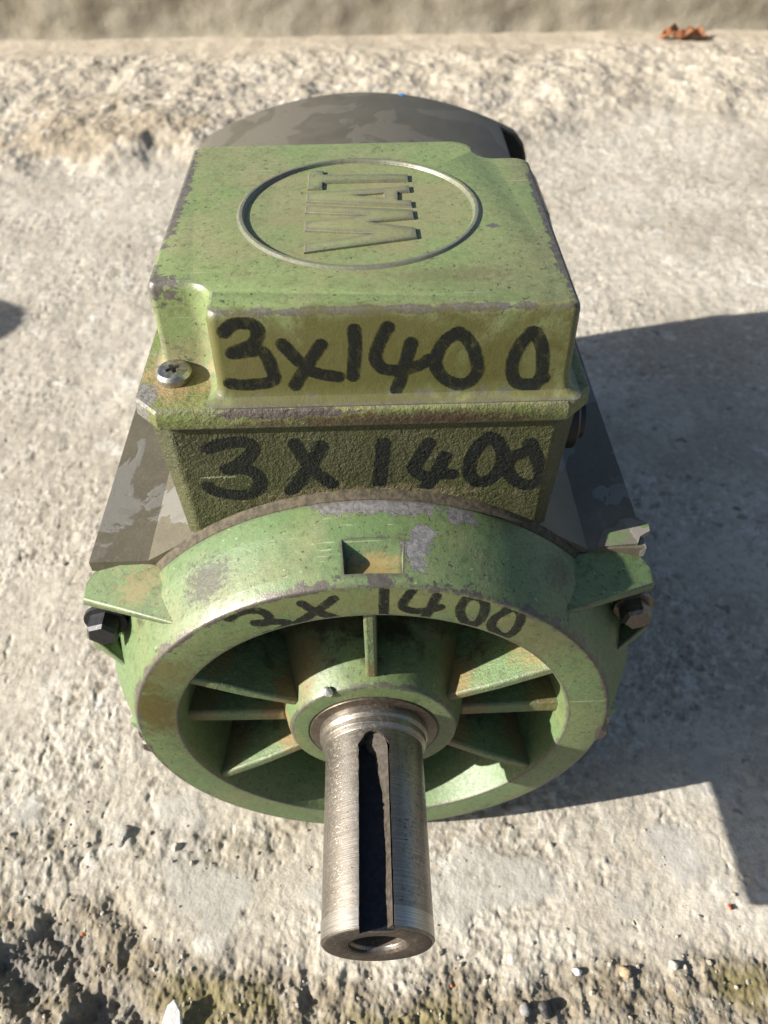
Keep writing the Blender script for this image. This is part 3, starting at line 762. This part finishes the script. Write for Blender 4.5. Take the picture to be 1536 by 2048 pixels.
# ---- terminal box -----------------------------------------------------------------
def cham(w, y0, y1, c): return [(-w+c, y0), (w-c, y0), (w, y0+c), (w, y1-c), (w-c, y1), (-w+c, y1), (-w, y1-c), (-w, y0+c)]
def box_ring(w, y0, y1, c, z): return [(x, y, z) for x, y in cham(w, y0, y1, c)]
V, F = loft([box_ring(46.4, 24.6, 112, 2.6, 44), box_ring(47.6, 24.6, 114, 3.6, 62), box_ring(49.4, 24.5, 115.5, 5.0, 85), box_ring(50.3, 24.4, 116, 5.6, 97.7)])
tbox = mesh_obj('terminal_box', V, F, M['box'], motor, 30); bevel(tbox, .8, 3, 25)
# gland plug on the right side
def gland():
    rings = []
    for xx, r, n in ((48, 8.0, 0), (51.2, 8.0, 0), (51.4, 9.0, 1), (54.6, 9.0, 1), (55.2, 8.4, 1), (55.3, 6.6, 0), (57.0, 6.4, 0), (57.2, 5.0, 0)):
        rings.append([(xx, 47+r*math.cos(2*math.pi*i/24), 80+r*math.sin(2*math.pi*i/24)) for i in range(24)])
    return loft(rings)
V, F = gland(); mesh_obj('cable_gland_plug', V, F, M['black'], tbox, 35)

# ---- lid -----------------------------------------------------------------
W_, YF, YB, ZT, NN, DN = 46.2, 26.6, 113.9, 125.6, 14.0, 12.3
def lid_outline(d):
    x0, x1, y0, y1 = -W_+d, W_-d, YF+d, YB-d
    xn, yn = -W_+NN+d, YF+DN+d
    xm, ym = W_-NN-d, YB-DN-d
    poly = [(xn, y0), (x1, y0), (x1, ym), (xm, ym), (xm, y1), (x0, y1), (x0, yn), (xn, yn)]
    rr = [2.6, 2.0, 3.5, 7.0, 6.5, 3.0, 1.8, 6.5]
    return fillet(poly, rr, 7)
rings = []
for (d, z) in ((-3.0, 102.0), (-3.0, 103.2), (-1.7, 103.7), (-.8, 104.5), (-.35, 105.8), (-.2, 108), (0.0, 123.6), (.15, 124.5), (.55, 125.2), (1.2, 125.6)):
    rings.append([(x, y, z) for x, y in lid_outline(d)])
V, F = loft(rings)
lid = mesh_obj('terminal_box_lid', V, F, M['lid'], motor, 26)
V, F = revolve([(0, .001), (0, 27.9), (4, 28.3), (4, .001)], 96)
V = [(x+.1, z_+72.2, ZT-.3+y_) for x, y_, z_ in V]
cut(lid, [mesh_obj('cutter', V, F, M['lid'])]); finish(lid.data, 26, False)
# flange of the lid
FL = fillet(cham(52.1, 22.9, 117.6, 5.7), .6, 2)
def fl_ring(s, z): return [(x*(1-s/52), (y-70)*(1-s/47)+70, z) for x, y in FL]
V, F = loft([fl_ring(1.2, 97.4), fl_ring(.25, 97.8), fl_ring(0, 98.6), fl_ring(.1, 102.0), fl_ring(.5, 102.8), fl_ring(1.4, 103.15), fl_ring(6, 103.4), fl_ring(14, 103.5)])
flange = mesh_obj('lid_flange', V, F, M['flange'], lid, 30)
# raised oval rim
pr_ = fillet([(-.6, 27.6), (.55, 28.3), (.55, 29.2), (-.3, 30.2)], [0, .4, .4, 0], 4)
V, F = revolve([(y_, r) for y_, r in pr_], 140)
V = [(x+.1, z_+72.2, ZT+y_) for x, y_, z_ in V]
mesh_obj('raised_rim', V, F, M['lid'], lid, 40)
# raised letters W A T, tops towards -x, reading away from the shaft
def extrude_poly(polys, holes, h, z):
    cu = bpy.data.curves.new('t', 'CURVE'); cu.dimensions = '2D'; cu.fill_mode = 'BOTH'
    for p in polys+holes:
        sp = cu.splines.new('POLY'); sp.points.add(len(p)-1)
        for q, v in zip(sp.points, p): q.co = (v[0]/1000, v[1]/1000, 0, 1)
        sp.use_cyclic_u = True
    cu.extrude = h/2000; cu.bevel_depth = .00022; cu.bevel_resolution = 2; cu.offset = -.00022
    o = bpy.data.objects.new('t', cu); COL.objects.link(o); bpy.context.view_layer.update()
    me = bpy.data.meshes.new_from_object(o.evaluated_get(bpy.context.evaluated_depsgraph_get()))
    bpy.data.objects.remove(o); bpy.data.curves.remove(cu)
    me.transform(Matrix.Translation((0, 0, (z+AX)/1000))); me.materials.clear(); me.materials.append(M['lid'])
    finish(me, 35); return me
Tl = [(-13.0, 94.4), (-9.2, 94.4), (-9.2, 91.9), (12.9, 91.0), (12.9, 87.2), (-9.2, 87.2), (-9.2, 83.6), (-13.0, 83.6)]
Al = [(-13.0, 81.2), (9.0, 83.4), (13.0, 84.4), (13.0, 80.9), (9.9, 80.7), (9.8, 75.9), (13.1, 75.7), (13.1, 72.4), (-13.0, 76.4)]
Ah = [(-2.0, 79.4), (6.4, 80.5), (6.4, 77.4)]
Wl = [(-13.0, 74.3), (13.2, 70.5), (13.3, 66.2), (2.0, 64.8), (13.4, 61.2), (13.5, 56.4), (-12.4, 50.6), (-12.4, 54.6), (4.0, 58.9), (-12.7, 61.2), (-12.8, 65.6), (3.0, 68.2), (-13.0, 70.4)]
for pl, hl in (([Tl], []), ([Al], [Ah]), ([Wl], [])):
    o = bpy.data.objects.new('raised_letter', extrude_poly(pl, hl, 1.2, ZT-.50)); COL.objects.link(o); o.parent = lid
# pan-head cross screw in the notch
def cross_screw():
    V, F = revolve(fillet([(0, .001), (0, 4.1), (1.7, 4.2), (2.7, 3.5), (2.8, .001)], [0, .2, .7, .5, 0], 4), 48)
    V = [(x, z, y) for x, y, z in V]
    o = mesh_obj('screw', [(x, y, z-AX) for x, y, z in V], F, M['screw'], lid, 30)
    cs = []
    for a in (.5, .5+math.pi/2):
        bv, bf = box_vf(-2.3, 2.3, -.55, .55, 1.2, 5)
        bv = [((x*(.55 if z < 2 else 1))*math.cos(a)-y*math.sin(a), (x*(.55 if z < 2 else 1))*math.sin(a)+y*math.cos(a), z-AX) for x, y, z in bv]
        cs.append(mesh_obj('cutter', bv, bf, M['black']))
    cut(o, cs); finish(o.data, 30, False); return o
scr = cross_screw(); scr.location = (-.0434, .0352, (103.4+AX)/1000); scr.rotation_euler = (math.radians(3), math.radians(-2), 0)
sc2 = scr.copy(); COL.objects.link(sc2); sc2.parent = lid; sc2.location = (.0434, .1052, (103.4+AX)/1000)

# ---- handwriting in black marker -------------------------------------------------
LIDW = [[(-28.6, 120.9), (-26.9, 122.5), (-24.4, 123.1), (-22.0, 122.4), (-21.4, 120.7), (-22.6, 118.1), (-25.3, 116.8), (-27.6, 115.7), (-24.0, 116.1), (-21.4, 116.2), (-20.2, 114.4), (-19.5, 111.1), (-19.3, 109.2), (-20.6, 108.0), (-23.6, 107.6), (-26.7, 107.5), (-29.2, 108.0)], [(-16.7, 117.7), (-13.4, 113.2), (-10.3, 110.3), (-5.2, 109.0)], [(-8.5, 117.4), (-10.7, 114.1), (-12.9, 110.4), (-14.9, 107.1)], [(-1.3, 120.9), (-1.3, 116.1), (-2.0, 109.1)], [(5.7, 121.3), (4.3, 118.3), (3.2, 115.2), (3.3, 112.6), (5.2, 110.6), (9.1, 110.5), (12.5, 111.5), (14.4, 113.0)], [(10.7, 117.3), (9.7, 112.9), (8.3, 107.5), (7.6, 105.6)], [(20.6, 119.6), (17.8, 117.4), (16.3, 113.8), (16.2, 111.1), (17.8, 108.3), (20.5, 106.5), (23.5, 106.7), (25.3, 109.2), (25.0, 112.4), (23.7, 116.2), (21.8, 118.8), (20.2, 119.4)], [(36.3, 119.1), (34.2, 116.4), (33.0, 112.2), (33.2, 108.4), (34.6, 106.3), (37.3, 105.9), (39.3, 107.0), (39.6, 110.9), (38.9, 115.2), (37.2, 118.9), (35.9, 119.2)], [(40.3, 107.4), (38.7, 106), (38.0, 104.2)]]
BOXW = [[(-36.7, 90.8), (-33.3, 92.0), (-28.5, 92.6), (-26.3, 91.0), (-27.5, 87.8), (-30.7, 85.2), (-33.4, 83.9), (-29.7, 84.1), (-26.6, 82.3), (-25.8, 79.4), (-27.0, 76.6), (-30.1, 75.2), (-34.2, 75.6), (-37.4, 76.9), (-38.8, 78.4)], [(-16.3, 91.7), (-14.7, 87.4), (-12.6, 82.9), (-8.4, 78.2)], [(-10.3, 90.7), (-12.9, 85.1), (-16.2, 79.6), (-18.6, 76.2)], [(4.5, 91.1), (4.0, 85.6), (3.2, 77.8)], [(15.1, 90.7), (13.3, 86.5), (11.8, 82.7), (14.4, 80.0), (17.8, 80.6), (21.1, 80.5)], [(19.0, 86.3), (17.3, 81.2), (15.0, 76.7), (13.6, 74.7)], [(29.2, 92.1), (26.7, 89.1), (25.2, 84.2), (25.4, 80.3), (27.6, 77.6), (30.8, 78.8), (32.9, 82.6), (32.9, 87.1), (31.2, 90.8), (29.2, 92.1)], [(39.1, 89.9), (41.1, 85.5), (42.5, 81.7), (42.6, 77.7), (39.8, 76.1), (36.2, 78.6), (34.3, 82.6), (35.4, 85.7), (37.6, 86.9), (39.7, 88.7)]]
RINGW = [[(-34.3, 57.1), (-31.1, 59.6), (-26.7, 60.1), (-24.4, 57.7), (-25.4, 55.1), (-28.2, 55.2), (-23.4, 55.5), (-20.0, 54.8), (-21.9, 52.2), (-26.0, 50.2)], [(-16.1, 62.5), (-12.9, 59.3), (-7.4, 55.8)], [(-8.2, 64.1), (-12.3, 59.7), (-17.7, 54.7)], [(3.7, 67.1), (3.5, 56.4)], [(10.6, 66.8), (8.5, 62.4), (8.4, 59.8), (11.0, 58.3), (14.8, 58.6), (17.2, 59.6)], [(16.2, 64.0), (14.8, 59.0), (13.6, 55.9)], [(23.4, 62.7), (22.1, 58.7), (23.3, 53.9), (26.0, 52.1), (28.0, 56.3), (27.6, 61.6), (24.6, 63.2), (22.9, 61.8)], [(34.5, 58.1), (31.0, 54.6), (30.4, 50.8), (33.7, 46.8), (36.4, 48.9), (37.4, 54.8), (35.8, 58.1), (33.3, 57.7)]]
def smooth_line(L):
    P = np.array(L, float)
    if len(P) < 3: return P
    out = []
    for i in range(len(P)-1):
        a, b, c, d = P[max(0, i-1)], P[i], P[i+1], P[min(len(P)-1, i+2)]
        for t in np.linspace(0, 1, 6, endpoint=False):
            out.append(.5*((2*b)+(-a+c)*t+(2*a-5*b+4*c-d)*t*t+(-a+3*b-3*c+d)*t**3))
    out.append(P[-1]); return np.array(out)
def writing(name, strokes, rad, to3d, mat, parent, inside, step=.28, label=None):
    A = np.concatenate([np.array(s) for s in strokes]); lo = A.min(0)-rad-1; hi = A.max(0)+rad+1
    gx = np.arange(lo[0], hi[0], step); gz = np.arange(lo[1], hi[1], step)
    GX, GZ = np.meshgrid(gx, gz); D = np.full(GX.shape, 99.)
    for s in strokes:
        L = smooth_line(s)
        for a, b in zip(L[:-1], L[1:]):
            d = b-a; t = np.clip(((GX-a[0])*d[0]+(GZ-a[1])*d[1])/max(1e-9, d@d), 0, 1)
            D = np.minimum(D, np.hypot(GX-a[0]-t*d[0], GZ-a[1]-t*d[1]))
    ink = rad-D
    ok = (ink > -.55) & inside(GX, GZ)
    cell = ok[:-1, :-1] & ok[1:, :-1] & ok[:-1, 1:] & ok[1:, 1:]
    idx = -np.ones(GX.shape, int); V = []; I = []; F = []
    for i, j in zip(*np.where(cell)):
        q = []
        for (a, b) in ((i, j), (i, j+1), (i+1, j+1), (i+1, j)):
            if idx[a, b] < 0:
                idx[a, b] = len(V); V.append(to3d(GX[a, b], GZ[a, b])); I.append(ink[a, b])
            q.append(idx[a, b])
        F.append(tuple(q))
    me = bpy.data.meshes.new(name)
    me.from_pydata([(x/1000, y/1000, (z+AX)/1000) for x, y, z in V], [], F)
    me.materials.append(mat); me.shade_smooth()
    at = me.attributes.new('ink', 'FLOAT', 'POINT'); at.data.foreach_set('value', np.array(I, np.float32))
    o = bpy.data.objects.new(name, me); COL.objects.link(o); o.parent = parent
    if label: o['label'] = label
    return o
def lid_y(z): return np.interp(z, [104.5, 105.8, 108, 123.6, 124.5], [YF-.8, YF-.35, YF-.2, YF, YF+.15])
writing('marker_writing', LIDW, 1.52, lambda x, z: (x, float(lid_y(z))-.06, z), M['ink_lid'], lid, lambda x, z: (z > 104.4) & (z < 124.6), label='handwritten 3x1400 in black marker on the lid')
def box_y(z): return np.interp(z, [62, 85, 97.7], [24.6, 24.5, 24.4])
writing('marker_writing', BOXW, 1.8, lambda x, z: (x, float(box_y(z))-.06, z), M['ink_box'], tbox, lambda x, z: (np.abs(x) < 43.8) & (z < 97) & (np.hypot(x, z) > 77), label='handwritten 3X1400 in black marker below the lid')
writing('marker_writing', RINGW, 1.3, lambda x, z: (x, -.05, z), M['ink_ring'], shield, lambda x, z: (np.hypot(x, z) > 57.4) & (np.hypot(x, z) < 67.6), .25, label='handwritten 3X1400 in black marker on the rim face')

# ================================================================== small things on the ground
def stone(name, x, y, r, mat, label, cat, seed, sq=.6, sink=.25, amp=.35, facet=True, group=None, lift=None):
    bm = bmesh.new(); bmesh.ops.create_icosphere(bm, subdivisions=3, radius=1)
    q = random.Random(seed)
    pl = [(Vector((q.gauss(0, 1), q.gauss(0, 1), q.gauss(0, 1))).normalized(), q.uniform(.62, .92)) for _ in range(9)]
    st = (q.uniform(.75, 1.25), q.uniform(.75, 1.2))
    for v in bm.verts:
        d = v.co.normalized(); l = 1.0
        for k, c in pl:
            t = d.dot(k)
            if t > 1e-3: l = min(l, c/t)
        l *= 1+.05*math.sin(d.x*9+seed)*math.cos(d.y*8)
        v.co = Vector((d.x*l*r*st[0], d.y*l*r*st[1], d.z*l*r*sq))/1000
    me = bpy.data.meshes.new(name); bm.to_mesh(me); bm.free(); me.materials.append(mat); finish(me, 35, False)
    o = bpy.data.objects.new(name, me); COL.objects.link(o)
    o.location = (x/1000, y/1000, (ground_h(x, y)+r*sq*(.6-sink))/1000); o.rotation_euler = (q.uniform(-.3, .3), q.uniform(-.3, .3), q.uniform(0, 6))
    tag(o, label, cat, group or ('orange crumbs on the concrete' if cat == 'crumb' else 'pebbles in the broken concrete')); return o
m_dark = plain('dark_stone', (.055, .052, .05), .6, 0, .3, .3); m_grey = plain('grey_stone', (.20, .195, .185), .7, 0, .35, .4)
m_tan = plain('tan_stone', (.34, .25, .15), .7, 0, .3, .4); m_org = plain('brick_crumb', (.33, .10, .035), .7, 0, .35, .4)
m_grey2 = plain('bedded_stone', (.30, .285, .25), .8, 0, .3, .5)
m_wht = plain('white_chip', (.62, .61, .58), .7, 0, .2, .4); m_pale = plain('pale_stone', (.42, .385, .32), .8, 0, .25, .5)
stone('stone', 52.0, -56.4, 2.6, m_dark, 'dark smooth pebble in broken concrete near the bottom edge', 'stone', 1, .65)
stone('stone', 45.6, -56.2, 1.9, m_grey, 'small grey pebble beside the dark smooth pebble', 'stone', 2, .8)
stone('stone', 79.6, -46.6, 2.5, m_tan, 'tan pebble set in broken concrete at lower right', 'stone', 3, .6)
stone('brick_crumb', -101.7, -28.8, .9, m_org, 'orange crumb in the broken concrete at lower left', 'crumb', 4, .8)
stone('brick_crumb', 119.9, -28.1, 1.0, m_org, 'orange crumb on concrete at the right edge under the shadow', 'crumb', 5, .8)
stone('brick_crumb', 23.0, -48.8, .7, m_org, 'orange crumb just in front of the shaft end', 'crumb', 6, .8)
stone('stone', -93.9, 2.6, 4.6, m_grey2, 'large rounded grey stone bedded in concrete left of the rim', 'stone', 8, .5, .95)
stone('stone', -72.9, -2.0, 2.4, m_pale, 'pale pebble left of the motor beside the small gravel', 'stone', 9, .7)
stone('stone', 64.0, -46.0, 1.7, m_wht, 'small white pebble between tan and dark pebbles', 'stone', 10, .7)
stone('stone', 96, -45.0, 2.3, m_pale, 'pale pebble at the lower right beyond the tan one', 'stone', 12, .6)
# white flat chip standing at the bottom edge
V, F = loft([[(-3.4, -4.5, 0), (-1.6, 2.6, 2.2), (.6, 4.4, 3.0), (3.2, 1.0, 1.2), (3.9, -4.5, -.4)], [(-3.2, -4.5, 1.4), (-1.3, 2.4, 3.3), (.6, 4.0, 3.8), (2.9, .9, 2.4), (3.6, -4.5, .9)]])
ch = mesh_obj('concrete_chip', V, F, m_wht, None, 30, 0); ch.location = (-.0662, -.0552, (ground_h(-66, -54)+1.0)/1000); bevel(ch, .3, 2)
tag(ch, 'flat white chip sticking up at the bottom edge of the picture', 'chip')
# curled orange leaf by the wall
def leaf():
    nu, nv = 40, 16; V = []; F = []
    for i in range(nu):
        u = i/(nu-1)
        wd = 15*math.sin(math.pi*min(1, u*1.02))**.7*(1+.25*math.sin(u*23))
        for j in range(nv):
            v = j/(nv-1)*2-1
            curl = v*1.25+.3*math.sin(u*9)
            x = -27+54*u; y = wd*math.sin(curl)*.8+2*math.sin(u*14+v*3); z = 1.5+wd*(1-math.cos(curl))*.75+3*math.sin(u*6.5)**2+1.2*math.sin(u*17+v*5)
            V.append((x, y, max(.3, z)))
    for i in range(nu-1):
        for j in range(nv-1): F.append((i*nv+j, i*nv+j+1, (i+1)*nv+j+1, (i+1)*nv+j))
    T = NT('dry_leaf'); f = T.noise(.15, 6, .65, .5)
    c = T.mix(T.step(f, .35, .68), (.34, .13, .045), (.12, .05, .025))
    o = mesh_obj('fallen_leaf', V, F, T.bsdf(c, .6, 0, T.bump(f, .5, 1.5)), None, 60, 0)
    sdm = o.modifiers.new('solid', 'SOLIDIFY'); sdm.thickness = .0006
    o.location = (.376, .918, (ground_h(376, 918)+.5)/1000); o.rotation_euler = (0, 0, -.1)
    tag(o, 'curled dry orange leaf on the ground near the wall', 'leaf')
leaf()
# loose grit
def grit():
    bm = bmesh.new(); q = random.Random(21); n = 0
    xs_, ys_ = [], []
    for _ in range(9000): xs_.append(q.uniform(-150, 160)); ys_.append(q.uniform(-85, 60) if q.random() < .8 else q.uniform(60, 420))
    xs_ = np.array(xs_); ys_ = np.array(ys_)
    h, ro, stp, bk, sk_, g_, gu, hi_, mo_, mn_ = ground_fields(xs_, ys_)
    for x, y, hz, rr, ss in zip(xs_, ys_, h, ro, stp):
        if q.random() > .03+.30*rr+.25*ss: continue
        if abs(x) < 70 and 3 < y < 300: continue
        r = q.choice((.25, .3, .35, .45, .6, .8))*q.uniform(.7, 1.3)
        mt = Matrix.Translation((x/1000, y/1000, (hz+r*.25)/1000)) @ Matrix.Rotation(q.uniform(0, 6), 4, 'Z') @ Matrix.Rotation(q.uniform(-.6, .6), 4, 'X')
        vs = bmesh.ops.create_icosphere(bm, subdivisions=1, radius=r/1000, matrix=mt @ Matrix.Diagonal((q.uniform(.7, 1.4), q.uniform(.7, 1.2), q.uniform(.5, .9), 1)))['verts']
        for v in vs: v.co += Vector((q.uniform(-.16, .16), q.uniform(-.16, .16), q.uniform(-.16, .16)))*(r/1000)
    me = bpy.data.meshes.new('grit'); bm.to_mesh(me); bm.free()
    T = NT('grit_stone'); f = T.noise(.45, 3, .7)
    c = T.mix(T.step(f, .3, .7), (.13, .115, .095), (.46, .41, .33))
    me.materials.append(T.bsdf(c, .8, 0, T.bump(T.noise(2, 3), .4, .3)))
    o = bpy.data.objects.new('grit', me); COL.objects.link(o); me.shade_flat()
    tag(o, 'loose grit and crumbs scattered over the broken concrete', 'grit', kind='stuff')
grit()

# added capped pipe, out of view at left, invented to throw a rounded shadow
V, F = revolve(fillet([(0, 24), (0, 30), (150, 30), (150, 33.5), (163, 33.5), (172, 20), (173, .01), (150, .01), (150, 24)], [0, 0, 0, 1, 3, 9, 0, 0, 0], 5), 64)
pp = mesh_obj('added_shadow_pipe', [(x, -z, y) for x, y, z in V], F, steel('added_pipe_steel', (.20, .18, .16), .5, .6, False, 'n', .5), None, 40, 0)
pp.location = (-.604, .272, 0)
tag(pp, 'added unseen pipe outside the left edge, put there to throw a rounded shadow', 'pipe')
